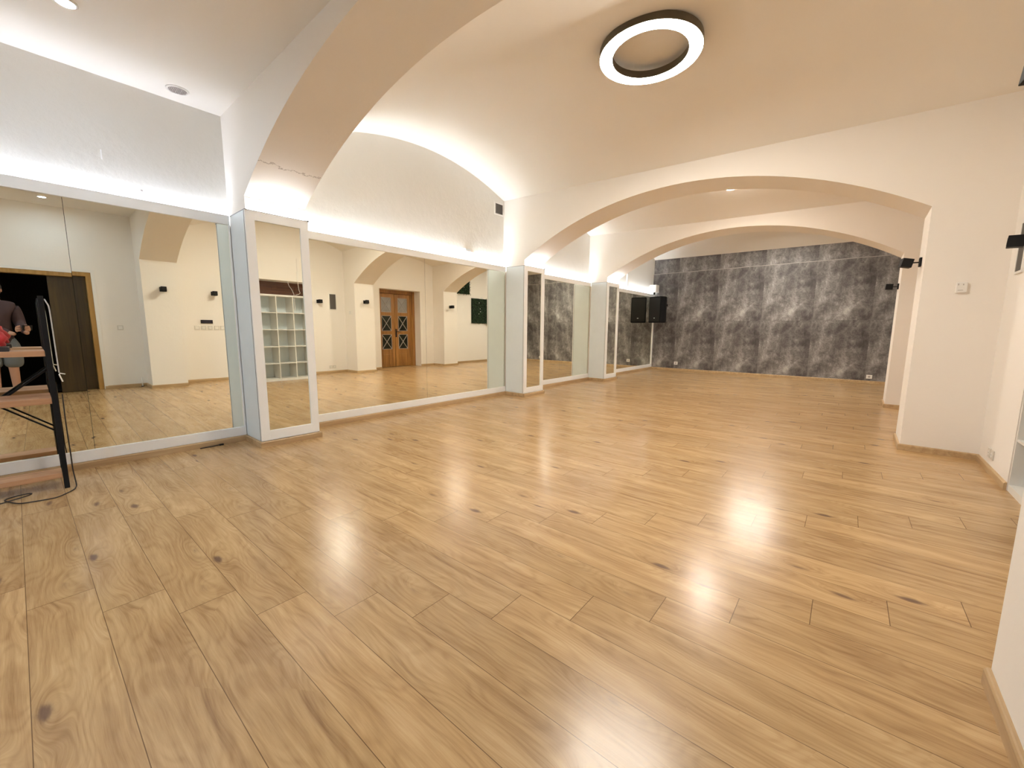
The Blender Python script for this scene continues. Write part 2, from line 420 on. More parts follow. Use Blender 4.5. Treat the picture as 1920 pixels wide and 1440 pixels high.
# right wall with its openings : (y0, y1, z1, depth)
HOLES = [(-.42, .79, 2.015, .16), (3.02, 4.435, 2.11, .42), (6.35, 7.715, 2.235, .36)]
mb = MB()
ys = sorted({YF, YBACK+.1} | {h[0] for h in HOLES} | {h[1] for h in HOLES})
for a, b_ in zip(ys, ys[1:]):
    hz = 0
    for h in HOLES:
        if abs(h[0]-a) < 1e-6 and abs(h[1]-b_) < 1e-6: hz = h[2]; dp = h[3]
    mb.quad((XW, a, hz), (XW, b_, hz), (XW, b_, 3.75), (XW, a, 3.75))
    if hz:
        mb.quad((XW, a, 0), (XW+dp, a, 0), (XW+dp, a, hz), (XW, a, hz))
        mb.quad((XW, b_, 0), (XW, b_, hz), (XW+dp, b_, hz), (XW+dp, b_, 0))
        mb.quad((XW, a, hz), (XW+dp, a, hz), (XW+dp, b_, hz), (XW, b_, hz))
bmesh.ops.remove_doubles(mb.bm, verts=mb.bm.verts, dist=1e-5)
mb.build('wall_right', M_PAINT)['kind'] = 'structure'
# room behind the open doorway, its darkness put into the wall colour
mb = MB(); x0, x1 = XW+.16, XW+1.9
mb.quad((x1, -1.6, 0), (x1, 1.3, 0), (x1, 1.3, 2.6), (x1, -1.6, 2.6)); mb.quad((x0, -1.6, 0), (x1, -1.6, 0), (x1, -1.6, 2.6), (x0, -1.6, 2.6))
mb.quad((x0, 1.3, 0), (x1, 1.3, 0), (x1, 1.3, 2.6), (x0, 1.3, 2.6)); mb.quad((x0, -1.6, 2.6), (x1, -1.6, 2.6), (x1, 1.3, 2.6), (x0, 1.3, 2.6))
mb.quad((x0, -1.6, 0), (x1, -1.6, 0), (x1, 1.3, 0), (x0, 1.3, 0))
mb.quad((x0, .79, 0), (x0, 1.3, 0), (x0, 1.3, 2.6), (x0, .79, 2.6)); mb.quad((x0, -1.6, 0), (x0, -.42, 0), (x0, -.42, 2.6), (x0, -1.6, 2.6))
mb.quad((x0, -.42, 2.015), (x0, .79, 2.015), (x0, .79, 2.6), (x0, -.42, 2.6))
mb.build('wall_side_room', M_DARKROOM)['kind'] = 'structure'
# ceilings
mb = MB(); mb.quad((-.25, YF, 3.05), (XW+.2, YF, 3.05), (XW+.2, 1.40, 3.05), (-.25, 1.40, 3.05))
mb.build('ceiling', M_VAULT)['kind'] = 'structure'
def vault(name, ya, yb, yc, apex, k=.132, slope=.028):
    mb = MB(); bm = mb.bm; n = 32; xs = [-.25, XW+.2]
    rows = []
    for i in range(n+1):
        y = ya+(yb-ya)*i/n
        rows.append([bm.verts.new((x, y, apex-k*(y-yc)**2-slope*x)) for x in xs])
    for i in range(n): bm.faces.new((rows[i][0], rows[i][1], rows[i+1][1], rows[i+1][0]))
    o = mb.build(name, M_VAULT, smooth=True); o['kind'] = 'structure'; return o
vault('ceiling_bay_1', 1.84, 5.36, 3.75, 3.535)
vault('ceiling_bay_2', 5.78, 8.26, 7.0, 3.34, slope=.024)
vault('ceiling_bay_3', 8.66, 12.0, 10.3, 3.485, slope=.010)

# baseboards, extruded along polylines (x, y)
def skirting(name, pts, h=.056, t=.016, side=1):
    mb = MB(); bm = mb.bm
    prof = [(0, 0), (t, 0), (t, h-.010), (t-.004, h-.003), (t-.008, h), (0, h)]
    P = [Vector((p[0], p[1], 0)) for p in pts]; rings = []
    for i, p in enumerate(P):
        d0 = (P[i]-P[i-1]).normalized() if i else (P[1]-P[0]).normalized()
        d1 = (P[i+1]-P[i]).normalized() if i < len(P)-1 else d0
        n0 = Vector((-d0.y, d0.x, 0))*side; n1 = Vector((-d1.y, d1.x, 0))*side
        nn = (n0+n1); nn = nn/max(nn.dot(n0), .2) if nn.length > 1e-6 else n0
        rings.append([bm.verts.new(p+nn*a+Vector((0, 0, bz))) for a, bz in prof])
    for A_, B_ in zip(rings, rings[1:]):
        for i in range(len(prof)): bm.faces.new((A_[i], A_[(i+1) % len(prof)], B_[(i+1) % len(prof)], B_[i]))
    bm.faces.new(rings[0][::-1]); bm.faces.new(rings[-1])
    o = mb.build(name, M_SKIRT); o['kind'] = 'structure'; return o
g = .012
lp = [(0.0, YF)]
for A in ARCH: lp += [(0.0, A['y0'][0]-g), (PL+g, A['y0'][0]-g), (PL+g, A['y1'][0]+g), (0.0, A['y1'][0]+g)]
lp += [(0.0, YBACK)]
skirting('baseboard_left', [(x+.012 if x < .1 else x, y) for x, y in lp], side=-1)
skirting('baseboard_back', [(.02, YBACK), (XW, YBACK)], side=-1)
skirting('baseboard_right_1', [(XW, .80), (XW, ARCH[0]['y0'][1]), (5.042, ARCH[0]['y0'][1]), (5.042, ARCH[0]['y1'][1])], side=1)
skirting('baseboard_right_2', [(XW, ARCH[0]['y1'][1]), (XW, 3.02)], side=1)
skirting('baseboard_right_3', [(XW, 4.435), (XW, ARCH[1]['y0'][1]), (XP, ARCH[1]['y0'][1]), (XP, ARCH[1]['y1'][1]), (XW, ARCH[1]['y1'][1]), (XW, 6.35)], side=1)
skirting('baseboard_right_4', [(XW, 7.715), (XW, ARCH[2]['y0'][1]), (XP, ARCH[2]['y0'][1]), (XP, ARCH[2]['y1'][1]), (XW, ARCH[2]['y1'][1]), (XW, YBACK)], side=1)
skirting('baseboard_right_5', [(XW, YF), (XW, -.44)], side=1)

# ================================================================ mirrors
BOT, RAILB, RAILT = .058, .142, 2.078
def wall_mirror(ya, yb, seams, label, stile_a=0, stile_b=0, tilts=None, led=None):
    t = empty('wall_mirror', (0, (ya+yb)/2, BOT)); tag(t, label, 'mirror', 'large framed mirrors along the left wall')
    W = lambda o: bake_parent(o, t)
    W(MB().box(XL, .018, ya, yb, BOT, RAILB, .002).build('bottom_rail', M_WHITE))
    W(MB().box(-.002, .018, ya, yb, RAILT, PB+.004, .002).build('top_rail', M_WHITE))
    W(MB().box(XL, -.002, ya, yb, PB-.075, PB-.060).build('ledge', M_WHITE))
    e = [ya+stile_a]+list(seams)+[yb-stile_b]
    for i, (a, b_) in enumerate(zip(e, e[1:])):
        gp = .0012
        a2 = a+(gp if i else 0); b2 = b_-(gp if i < len(e)-2 else 0)
        mb = MB(); mb.box(-.008, 0, a2-(0 if i else .0), b2, RAILB-.005, RAILT+.004)
        o = W(mb.build('mirror_pane', M_MIRROR))
        if tilts and tilts[i]:
            rx, rz = tilts[i]
            # rotate about the pane centre
            c0 = Vector((0, (a2+b2)/2, 1.1))
            for v in o.data.vertices:
                d = v.co-c0; v.co.x += rx*d.z + rz*d.y
    W(MB().box(XL, -.010, ya, yb, RAILB, RAILT).build('backing_board', M_DARKGAP))
    if stile_a: W(MB().box(-.009, .018, ya, ya+stile_a, RAILB, RAILT, .002).build('stile', M_WHITE))
    if stile_b: W(MB().box(-.009, .018, yb-stile_b, yb, RAILB, RAILT, .002).build('stile', M_WHITE))
    s_ = MB().box(-.040, -.012, ya+.02, yb-.02, PB-.060, PB-.052).build('led_strip', led or M_LED)
    W(s_)
    return t
wall_mirror(YF+.02, ARCH[0]['y0'][0]-.014, [-1.47, .26], 'wide framed wall mirror beside the rack, reflecting the brown doorway', stile_b=.012, tilts=[None, None, (.0022, 0)], led=M_LED0)
wall_mirror(ARCH[0]['y1'][0]+.014, ARCH[1]['y0'][0]-.014, [3.60], 'wide framed wall mirror reflecting the old double door with crossed panes')
wall_mirror(ARCH[1]['y1'][0]+.014, ARCH[2]['y0'][0]-.014, [6.975], 'narrow-looking framed wall mirror between the second and third mirrored piers')
wall_mirror(ARCH[2]['y1'][0]+.014, YBACK-.004, [10.28], 'farthest framed wall mirror, ending at the grey wall beside the speaker', stile_b=.045)

def pillar_mirror(A, label):
    y0, y1 = A['y0'][0], A['y1'][0]
    t = empty('pillar_mirror', (.41, (y0+y1)/2, BOT)); tag(t, label, 'mirror', 'mirrored claddings on the left piers')
    W = lambda o: bake_parent(o, t)
    X0, X1 = .402, .424
    ya, yb = y0-.012, y1+.012; sw = .075
    W(MB().box(X0, X1, ya, ya+sw, BOT, PB-.006, .0015).build('frame_stile', M_WHITE))
    W(MB().box(X0, X1, yb-sw, yb, BOT, PB-.006, .0015).build('frame_stile', M_WHITE))
    W(MB().box(X0, X1, ya+sw, yb-sw, BOT, .150, .0015).build('frame_rail', M_WHITE))
    W(MB().box(X0, X1, ya+sw, yb-sw, 2.072, PB-.006, .0015).build('frame_rail', M_WHITE))
    W(MB().box(X0, .412, ya+sw, yb-sw, .150, 2.072).build('mirror_pane', M_MIRROR))
    W(MB().box(.024, X0-.001, ya, y0-.001, BOT, PB-.008).build('side_panel', M_PANEL))
    W(MB().box(.024, X0-.001, y1+.001, yb, BOT, PB-.008).build('side_panel', M_PANEL))
    mb = MB(); mb.box(.02, X1+.003, ya-.003, y0-.0005, PB-.008, PB-.002); mb.box(.02, X1+.003, y1+.0005, yb+.003, PB-.008, PB-.002)
    mb.box(X0, X1+.003, ya, yb, PB-.006, PB-.001)
    mb.box(X0-.004, X0+.001, ya-.003, ya+.001, BOT, PB-.008)
    W(mb.build('edge_profile', M_GREYLINE))
    W(MB().box(.403, .418, y0+.02, y1-.02, PB, PB+.006).build('led_strip', M_LED))
    return t
pillar_mirror(ARCH[0], 'pale pier cladding with a tall mirror reflecting the white cube shelf, nearest the camera')
pillar_mirror(ARCH[1], 'pale pier cladding with a slim mirror, middle one of the mirrored piers')
pillar_mirror(ARCH[2], 'pale pier cladding with a very slim mirror, the mirrored pier nearest the grey wall')

# ================================================================ lamps
def ring_light(c, R, w, z_ceil, label):
    t = empty('ring_light', (c[0], c[1], z_ceil)); tag(t, label, 'ceiling light')
    W = lambda o: bake_parent(o, t)
    h = .055; z = c[2]
    prof = [(R, -.003), (R, h), (R-.012, h+.004), (R-w+.012, h+.004), (R-w, h), (R-w, -.003), (R-w+.003, -.003), (R-w+.003, .010), (R-.003, .010), (R-.003, -.003)]
    mb = MB().lathe(prof, c, 96); W(mb.build('housing', M_RINGH))
    prof = [(R-.0035, .006), (R-.0035, -.002), (R-w+.0035, -.002), (R-w+.0035, .006)]
    W(MB().lathe(prof, c, 96).build('diffuser', M_RING, smooth=True))
    for k in range(3):
        a = 2*math.pi*k/3+.4; x, y = c[0]+(R-w/2)*math.cos(a), c[1]+(R-w/2)*math.sin(a)
        W(MB().cyl((x, y, z+h), (x, y, z_ceil), .006, seg=10).build('bracket', M_RINGH))
    return t
ring_light((3.12, 3.487, 3.342), .40, .105, 3.43, 'glowing ring light on the vault above the wide floor, largest lamp in view')
ring_light((3.10, 10.3, 3.31), .40, .105, 3.45, 'glowing ring light on the farthest vault, hidden behind the far arch')
t = empty('disc_light', (3.03, 6.86, 3.27)); tag(t, 'small round white ceiling light seen just under the middle arch', 'ceiling light')
bake_parent(MB().lathe([(.15, 0), (.15, .05), (0.001, .05), (0.001, 0)], (3.03, 6.86, 3.22)).build('housing', M_WPLAST), t)
bake_parent(MB().lathe([(.142, 0), (.142, -.008), (.12, -.014), (0.001, -.014), (0.001, 0)], (3.03, 6.86, 3.22)).build('diffuser', M_DISC, smooth=True), t)
def spot(x, y, label, mat=None):
    t = empty('recessed_spot', (x, y, 3.05)); tag(t, label, 'ceiling light', 'recessed spots of the bay by the camera')
    bake_parent(MB().lathe([(.055, 0), (.055, -.006), (.043, -.010), (.040, -.004), (.040, 0)], (x, y, 3.05), 32).build('bezel', M_WPLAST, smooth=True), t)
    bake_parent(MB().lathe([(.040, -.003), (.040, -.006), (.001, -.007), (.001, -.003)], (x, y, 3.05), 32).build('lens', mat or M_FILL_SPOT), t)
spot(.81, .337, 'bluish white recessed spot at the top edge, near the left wall', M_SPOT_LOW)
spot(4.90, .332, 'bluish white recessed spot reflected high in the left mirror', M_SPOT_LOW)
spot(1.6, -1.9, 'unseen fill spot added behind the camera near the left wall')  # rear pair added out of view to brighten this bay and the pier sides
spot(3.9, -1.9, 'unseen fill spot added behind the camera near the right wall')
# in-ceiling round grille
t = empty('ceiling_vent', (.178, .985, 3.05)); tag(t, 'round ceiling vent with a grey grille near the left wall', 'vent')
bake_parent(MB().lathe([(.078, 0), (.078, -.006), (.066, -.010), (.060, -.004), (.060, 0)], (.178, .985, 3.05), 40).build('bezel', M_WPLAST, smooth=True), t)
mb = MB()
for k in range(-5, 6):
    hw = math.sqrt(.060**2-(k*.0105)**2); mb.box(.178-hw, .178+hw, .985+k*.0105-.0025, .985+k*.0105+.0025, 3.043, 3.048)
mb.cyl((.178, .985, 3.048), (.178, .985, 3.0495), .060, seg=32)
bake_parent(mb.build('grille', M_GRILLE2), t)

# ================================================================ wall sconces (cube head on an arm)
def sconce(p, n, label, aim=(0, 0)):
    """p on the wall, n outward normal along -x"""
    t = empty('wall_spotlight', p); tag(t, label, 'wall lamp', 'small black swivel lamps on the right side')
    MB().box(-.018, 0, -.041, .041, -.041, .041, .003).build('wall_plate', M_BLACK, t)
    MB().cyl((-.012, 0, 0), (-.078, 0, 0), .006, seg=12).build('arm', M_BLACK, t)
    Mx = Matrix.Translation((-.106, 0, 0)) @ Matrix.Rotation(aim[0], 4, 'Z') @ Matrix.Rotation(aim[1], 4, 'Y')
    h = MB().box(-.041, .041, -.041, .041, -.041, .041, .003, mat=Mx).build('lamp_head', M_BLACK, t)
    MB().cyl(Mx @ Vector((-.0412, 0, 0)), Mx @ Vector((-.0422, 0, 0)), .028, seg=20).build('lens', M_SPKGR, h)
    return t
sconce((XP, 1.64, 1.775), -1, 'small black wall lamp on the nearest right pier, seen in the left mirror', (.1, .1))
sconce((XW, 2.53, 1.785), -1, 'small black wall lamp above the row of switches', (.1, .1))
sconce((XW, 4.66, 1.775), -1, 'small black wall lamp beside the wall vent at the right edge', (-.15, .05))
sconce((XP, 5.605, 1.79), -1, 'small black wall lamp on the front right pier edge', (.2, .2))
sconce((XP, 8.46, 1.80), -1, 'small black wall lamp on the farthest right pier, in front of the grey wall', (.05, .05))

# ================================================================ vents, switches, outlets
def wall_vent(y0, y1, z0, z1, mat, label, side='R', fr=.018):
    x = XW if side == 'R' else XL; sg = -1 if side == 'R' else 1
    t = empty('wall_vent', (x, (y0+y1)/2, (z0+z1)/2)); tag(t, label, 'vent')
    W = lambda o: bake_parent(o, t)
    mb = MB(); a, b_ = sorted((x, x+sg*.012))
    mb.box(a, b_, y0-fr, y0, z0-fr, z1+fr); mb.box(a, b_, y1, y1+fr, z0-fr, z1+fr)
    mb.box(a, b_, y0, y1, z0-fr, z0); mb.box(a, b_, y0, y1, z1, z1+fr); W(mb.build('vent_frame', M_WPLAST))
    mb = MB(); n = max(4, int((y1-y0)/.012))
    a, b_ = sorted((x+sg*.001, x+sg*.003)); mb.box(a, b_, y0, y1, z0, z1)
    a, b_ = sorted((x+sg*.003, x+sg*.009))
    for k in range(n):
        yy = y0+(k+.5)*(y1-y0)/n; mb.box(a, b_, yy-.0025, yy+.0025, z0, z1)
    W(mb.build('vent_louvre', mat)); return t
wall_vent(4.94, 5.10, 1.60, 1.97, M_GRILLE, 'tall grey louvred wall vent at the right edge, beside a black lamp')
wall_vent(9.04, 9.20, 1.73, 2.08, M_GRILLE2, 'pale grey wall vent just past the farthest right pier, seen in the mirror')
wall_vent(5.08, 5.255, 2.995, 3.150, M_GRILLE, 'small square vent high on the left wall beside the middle arch', 'L')
def switch(y, z, label, kind='light_switch', group=None, s=.040, socket=False):
    t = empty(kind, (XW, y, z)); tag(t, label, 'switch' if not socket else 'socket', group)
    MB().box(-.009, 0, -s, s, -s, s, .003).build('cover_plate', M_PLATE, t)
    if socket:
        MB().cyl((-.0092, 0, 0), (-.0105, 0, 0), .021, seg=24).build('socket_face', M_WPLAST, t)
        mb = MB(); mb.cyl((-.0106, -.009, 0), (-.0112, -.009, 0), .0028, seg=8); mb.cyl((-.0106, .009, 0), (-.0112, .009, 0), .0028, seg=8)
        mb.build('socket_hole', M_BLACK, t)
    else:
        MB().box(-.0135, -.008, -s*.68, s*.68, -s*.68, s*.68, .002).build('rocker', M_WPLAST, t)
    return t
switch(1.085, 1.085, 'lone white light switch between the brown doorway and the first right pier')
GR = 'row of five plates under the dark wall panel'
for y, pos, so in ((2.205, 'switch plate, leftmost of five in the reflected row', 0), (2.315, 'socket plate, second from the left in the reflected row of five', 1), (2.425, 'socket plate, middle one of the reflected row of five', 1),
                   (2.535, 'switch plate, fourth from the left in the reflected row of five', 0), (2.64, 'switch plate, rightmost of the reflected row of five', 0)):
    switch(y, 1.092, 'white '+pos, 'power_socket' if so else 'light_switch', GR, .043, bool(so))
MB_ = MB(); MB_.box(-.018, 0, -.10, .10, -.035, .035, .004)
t = empty('control_panel', (XW, 2.375, 1.215)); tag(t, 'dark horizontal wall panel above the row of switch plates', 'control panel')
MB_.build('panel_body', M_BLACK, t); MB().box(-.0195, -.018, -.09, .09, -.027, .027).build('screen', plain('dark_screen', (.03, .025, .045), .2), t)
switch(4.895, .150, 'white wall socket low on the right wall, nearer the shelf', 'power_socket', 'pair of sockets low on the right wall', .038, True)
switch(4.985, .150, 'white wall socket low on the right wall, nearer the pier', 'power_socket', 'pair of sockets low on the right wall', .038, True)
def back_socket(x, z, label):
    t = empty('power_socket', (x, YBACK, z), -math.pi/2); tag(t, label, 'socket', 'white sockets low on the grey wall')
    t.rotation_euler = (0, 0, math.pi/2)
    MB().box(-.010, 0, -.050, .050, -.042, .042, .003).build('cover_plate', M_WPLAST, t)
    MB().cyl((-.0102, 0, 0), (-.0112, 0, 0), .022, seg=24).build('socket_face', M_GRILLE2, t)
back_socket(.72, .205, 'white socket low on the grey wall, near the speaker corner')
back_socket(4.90, .145, 'white socket low on the grey wall, near the right pier')
# thermostat on the near face of the middle right pier
tx, ty = 5.278, ARCH[1]['y0'][0]+(ARCH[1]['y0'][1]-ARCH[1]['y0'][0])*5.27/XP
t = empty('thermostat', (tx, ty, 1.515)); tag(t, 'small white thermostat with a rounded top on the right pier', 'thermostat')
MB().box(-.034, .034, -.020, -.001, -.045, .045, .006).build('thermostat_body', M_WPLAST, t)
for a_ in ((-.022, .010, -.0215, -.019, -.026, -.022), (-.024, -.018, -.0215, -.019, .018, .034), (.006, .012, -.0215, -.019, .018, .030)):
    MB().box(*a_).build('display_mark', M_GRILLE2, t)
# left wall bits
t = empty('junction_box', (XL, 4.47, 2.315)); tag(t, 'small white box on the left wall above the second mirror', 'junction box')
MB().box(0, .035, -.085, .085, -.022, .022, .004).build('box_body', M_WPLAST, t)
MB().box(.035, .037, -.075, .02, -.016, .016).build('cover', M_PANEL, t)
tag(MB().box(XL, XL+.004, .505, .512, 2.43, 2.50).build('wall_patch', plain('white_filler', (.95, .95, .95), .6)), 'short white vertical streak of filler on the left wall', 'wall mark')
tag(MB().cyl((XL, .727, 2.245), (XL+.014, .727, 2.245), .011, .008, 12).build('wall_plug', M_GRILLE2), 'tiny grey plug on the left wall above the first mirror', 'wall plug')
tag(MB().box(XL, XL+.035, 10.07, 10.12, 2.16, 2.62, .004).build('cable_duct', M_WPLAST), 'vertical white cable duct above the farthest mirror', 'cable duct')
t = empty('pier_knob', (.427, 1.868, 2.152)); tag(t, 'tiny black fitting at the top corner of the nearest mirrored pier', 'fitting')
MB().sphere((0, 0, 0), .007, seg=10).build('knob', M_BLACK, t, True); MB().cyl((-.012, 0, 0), (0, 0, 0), .003, seg=8).build('knob_stem', M_BLACK, t)

# ================================================================ loudspeaker in the far corner
t = empty('loudspeaker', (.29, 11.50, 1.345), math.radians(-20)); tag(t, 'black loudspeaker hung in the corner by the grey wall', 'loudspeaker')
prof = [(-.205, -.17), (.205, -.17), (.205, .03), (.13, .17), (-.13, .17), (-.205, .03)]
mb = MB(); bm = mb.bm; H_ = .715
lo = [bm.verts.new((x, y, 0)) for x, y in prof]; hi = [bm.verts.new((x, y, H_)) for x, y in prof]
bm.faces.new(lo[::-1]); bm.faces.new(hi)
for i in range(6): bm.faces.new((lo[i], lo[(i+1) % 6], hi[(i+1) % 6], hi[i]))
bmesh.ops.bevel(bm, geom=bm.edges[:], offset=.012, segments=2, affect='EDGES')
mb.build('cabinet', M_SPKCAB, t)
g_ = MB().box(-.185, .185, -.176, -.168, .03, H_-.03, .003).build('grille', M_SPKGR, t)
MB().box(-.01, .03, -.179, -.176, .115, .135).build('badge', M_SILVER, g_)
MB().box(-.06, .06, .17, .30, .46, .52, .004).build('wall_bracket', M_BLACK, t)
t = empty('corner_box', (.06, 11.70, 2.205)); tag(t, 'small white box in the corner above the loudspeaker', 'box')
MB().box(-.105, .09, -.10, .12, 0, .205, .008).build('box_body', M_WPLAST, t)
MB().cyl((0, 0, -.06), (0, 0, 0), .03, seg=16).build('box_bracket', M_BLACK, t)

# ================================================================ white cube shelf in its niche
SY0, SY1, SZ1, SD = 3.055, 4.428, 1.815, .385
t = empty('cube_shelf', (XW+.01, (SY0+SY1)/2, 0)); tag(t, 'tall white cube shelf of square compartments set into the right wall', 'shelf')
W = lambda o: bake_parent(o, t)
xa, xb = XW+.004, XW+SD
W(MB().box(xa, xb, SY0, SY0+.020, 0, SZ1, .0015).build('side_board', M_SHELF)); W(MB().box(xa, xb, SY1-.020, SY1, 0, SZ1, .0015).build('side_board', M_SHELF))
W(MB().box(xa, xb, SY0+.020, SY1-.020, SZ1-.036, SZ1, .0015).build('top_board', M_SHELF)); W(MB().box(xa, xb, SY0+.020, SY1-.020, 0.0, .050, .0015).build('bottom_board', M_SHELF))
for k in range(1, 4):
    y = SY0+.016+(SY1-SY0-.032)*k/4; W(MB().box(xa+.002, xb-.006, y-.008, y+.008, .050, SZ1-.036).build('divider', M_SHELF))
for k in range(1, 5):
    z = .018+(SZ1-.036)*k/5
    for q in range(4):
        ya = SY0+.016+(SY1-SY0-.032)*q/4+(.008 if q else .004); yb = SY0+.016+(SY1-SY0-.032)*(q+1)/4-(.008 if q < 3 else .004)
        W(MB().box(xa+.002, xb-.006, ya, yb, z-.008, z+.008).build('shelf_board', M_SHELF))
W(MB().box(xb-.005, xb, SY0+.02, SY1-.02, .02, SZ1-.02).build('back_board', M_PANEL))
# wooden door behind the shelf, only its head shows
t = empty('door_3', (XW+.40, 3.70, 0)); tag(t, kind='structure')
bake_parent(MB().box(XW+.40, XW+.42, 3.02, 4.435, 0, 2.11).build('door_panel', M_DKWOOD), t)
mb = MB(); mb.box(XW+.385, XW+.40, 3.02, 4.435, 2.03, 2.11, .003); mb.box(XW+.385, XW+.40, 3.02, 4.435, 1.88, 1.92, .003)
for y in (3.02, 3.48, 3.52, 3.95, 4.37): mb.box(XW+.388, XW+.40, y, y+.05, 0, 2.03, .002)
bake_parent(mb.build('door_frame', M_DKWOOD), t)
tag(MB().tube(smooth_path([(XW+.01, 3.66, 2.115), (XW+.0, 3.68, 2.02), (XW+.0, 3.73, 1.94), (XW+.0, 3.76, 1.87), (XW-.004, 3.77, 1.815), (XW-.006, 3.775, 1.5)]), .005).build('cable', M_WCORD), 'thin pale cable hanging over the left part of the cube shelf', 'cable')
tag(MB().tube(smooth_path([(XW-.008, 3.862, 2.60), (XW-.008, 3.865, 2.12), (XW-.0, 3.88, 1.95), (XW+.01, 3.90, 1.87), (XW+.05, 3.82, 1.83)]), .005).build('cable', M_WCORD), 'thin pale cable looping down onto the top of the cube shelf', 'cable')
tag(MB().box(XW-.014, XW, 3.848, 3.876, 2.12, 2.32).build('cable_duct', M_WPLAST), 'short white cable duct above the cube shelf', 'cable duct')

# ================================================================ old double door (door_2)
t = empty('door_2', (XW+.34, 7.03, 0)); tag(t, kind='structure')
W = lambda o: bake_parent(o, t)
xd = XW+.30
mb = MB(); mb.box(xd-.02, xd+.06, 6.35, 6.44, 0, 2.235, .004); mb.box(xd-.02, xd+.06, 7.60, 7.715, 0, 2.235, .004); mb.box(xd-.02, xd+.06, 6.44, 7.60, 2.135, 2.235, .004)
mb.box(xd+.0, xd+.05, 6.44, 6.47, 0, 2.135, .002); mb.box(xd+.0, xd+.05, 7.57, 7.60, 0, 2.135, .002)
W(mb.build('door_frame', M_OLDOAK))
def leaf(y0, y1):
    st = .11; gy0, gy1 = y0+st, y1-st
    gz = [(1.60, 2.02), (1.06, 1.50), (.53, .96)]
    mb = MB(); mb.box(xd+.01, xd+.045, y0, gy0, .01, 2.13, .003); mb.box(xd+.01, xd+.045, gy1, y1, .01, 2.13, .003)
    zz = [2.13]+[v for g in gz for v in (g[1], g[0])]+[.43]
    for a, b_ in zip(zz[0::2], zz[1::2]): mb.box(xd+.01, xd+.045, gy0, gy1, b_, a, .003)
    mb.box(xd+.01, xd+.045, gy0, gy1, .01, .43, .003); mb.box(xd+.002, xd+.012, gy0+.02, gy1-.02, .08, .38, .008)
    lf = W(mb.build('door_leaf', M_OLDOAK))
    for k, (z0, z1) in enumerate(gz):
        gl = MB().box(xd+.022, xd+.028, gy0, gy1, z0, z1).build('door_pane', M_GLASSL if k == 0 else M_GLASS, lf)
        mb = MB(); cx_ = (gy0+gy1)/2; cz = (z0+z1)/2; L = math.hypot(gy1-gy0, z1-z0)/2
        a = math.atan2(z1-z0, gy1-gy0)
        for sg in (1, -1):
            mb.box(-.006, .006, -L, L, -.007, .007, mat=Matrix.Translation((xd+.016, cx_, cz)) @ Matrix.Rotation(sg*a, 4, 'X'))
        b2 = .010
        mb.box(xd+.005, xd+.014, gy0, gy1, z0, z0+b2); mb.box(xd+.005, xd+.014, gy0, gy1, z1-b2, z1)
        mb.box(xd+.005, xd+.014, gy0, gy0+b2, z0, z1); mb.box(xd+.005, xd+.014, gy1-b2, gy1, z0, z1)
        mb.build('glazing_bar', M_GRILLE2, lf)
    return lf
leaf(6.472, 7.015); lr = leaf(7.025, 7.568)
mb = MB(); mb.box(xd-.004, xd+.01, 7.035, 7.075, .88, 1.12, .002); mb.tube([(xd-.0, 7.055, 1.04), (xd-.045, 7.055, 1.04), (xd-.050, 7.075, 1.04), (xd-.050, 7.17, 1.035)], .009)
mb.build('door_handle', M_BLACK, lr)
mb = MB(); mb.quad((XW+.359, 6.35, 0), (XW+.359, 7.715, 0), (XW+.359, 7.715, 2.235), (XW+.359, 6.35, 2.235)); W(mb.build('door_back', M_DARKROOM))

# ================================================================ brown doorway by the camera (door_1)
t = empty('door_1', (XW, .2, 0)); tag(t, kind='structure')
W = lambda o: bake_parent(o, t)
def frame_u(x0, x1, y0, y1, z1, wd, mat, name):
    mb = MB(); mb.box(x0, x1, y0-wd, y0, 0, z1+wd, .002); mb.box(x0, x1, y1, y1+wd, 0, z1+wd, .002); mb.box(x0, x1, y0, y1, z1, z1+wd, .002)
    return W(mb.build(name, mat))
frame_u(XW-.014, XW+.0, -.42, .79, 2.015, .045, M_WPLAST, 'door_trim')
mb = MB(); mb.box(XW-.008, XW+.155, .725, .789, 0, 2.014, .003); mb.box(XW-.008, XW+.155, -.419, -.355, 0, 2.014, .003); mb.box(XW-.008, XW+.155, -.355, .725, 1.95, 2.014, .003)
W(mb.build('door_frame', M_GOLD))
lf = W(MB().box(XW+.115, XW+.155, .285, .724, .005, 1.948, .003).build('door_leaf', M_BROWN))
# white upright stub with dark cover in the corner by the first pier
t = empty('pipe_stub', (XW-.06, 1.29, 0)); tag(t, 'short white pipe standing in the corner at the first right pier', 'pipe')
MB().cyl((0, 0, 0), (0, .0, .17), .010, seg=14).build('pipe', M_WPLAST, t, True); MB().cyl((0, 0, 0), (0, 0, .012), .024, seg=16).build('pipe_collar', M_DARKGAP, t)

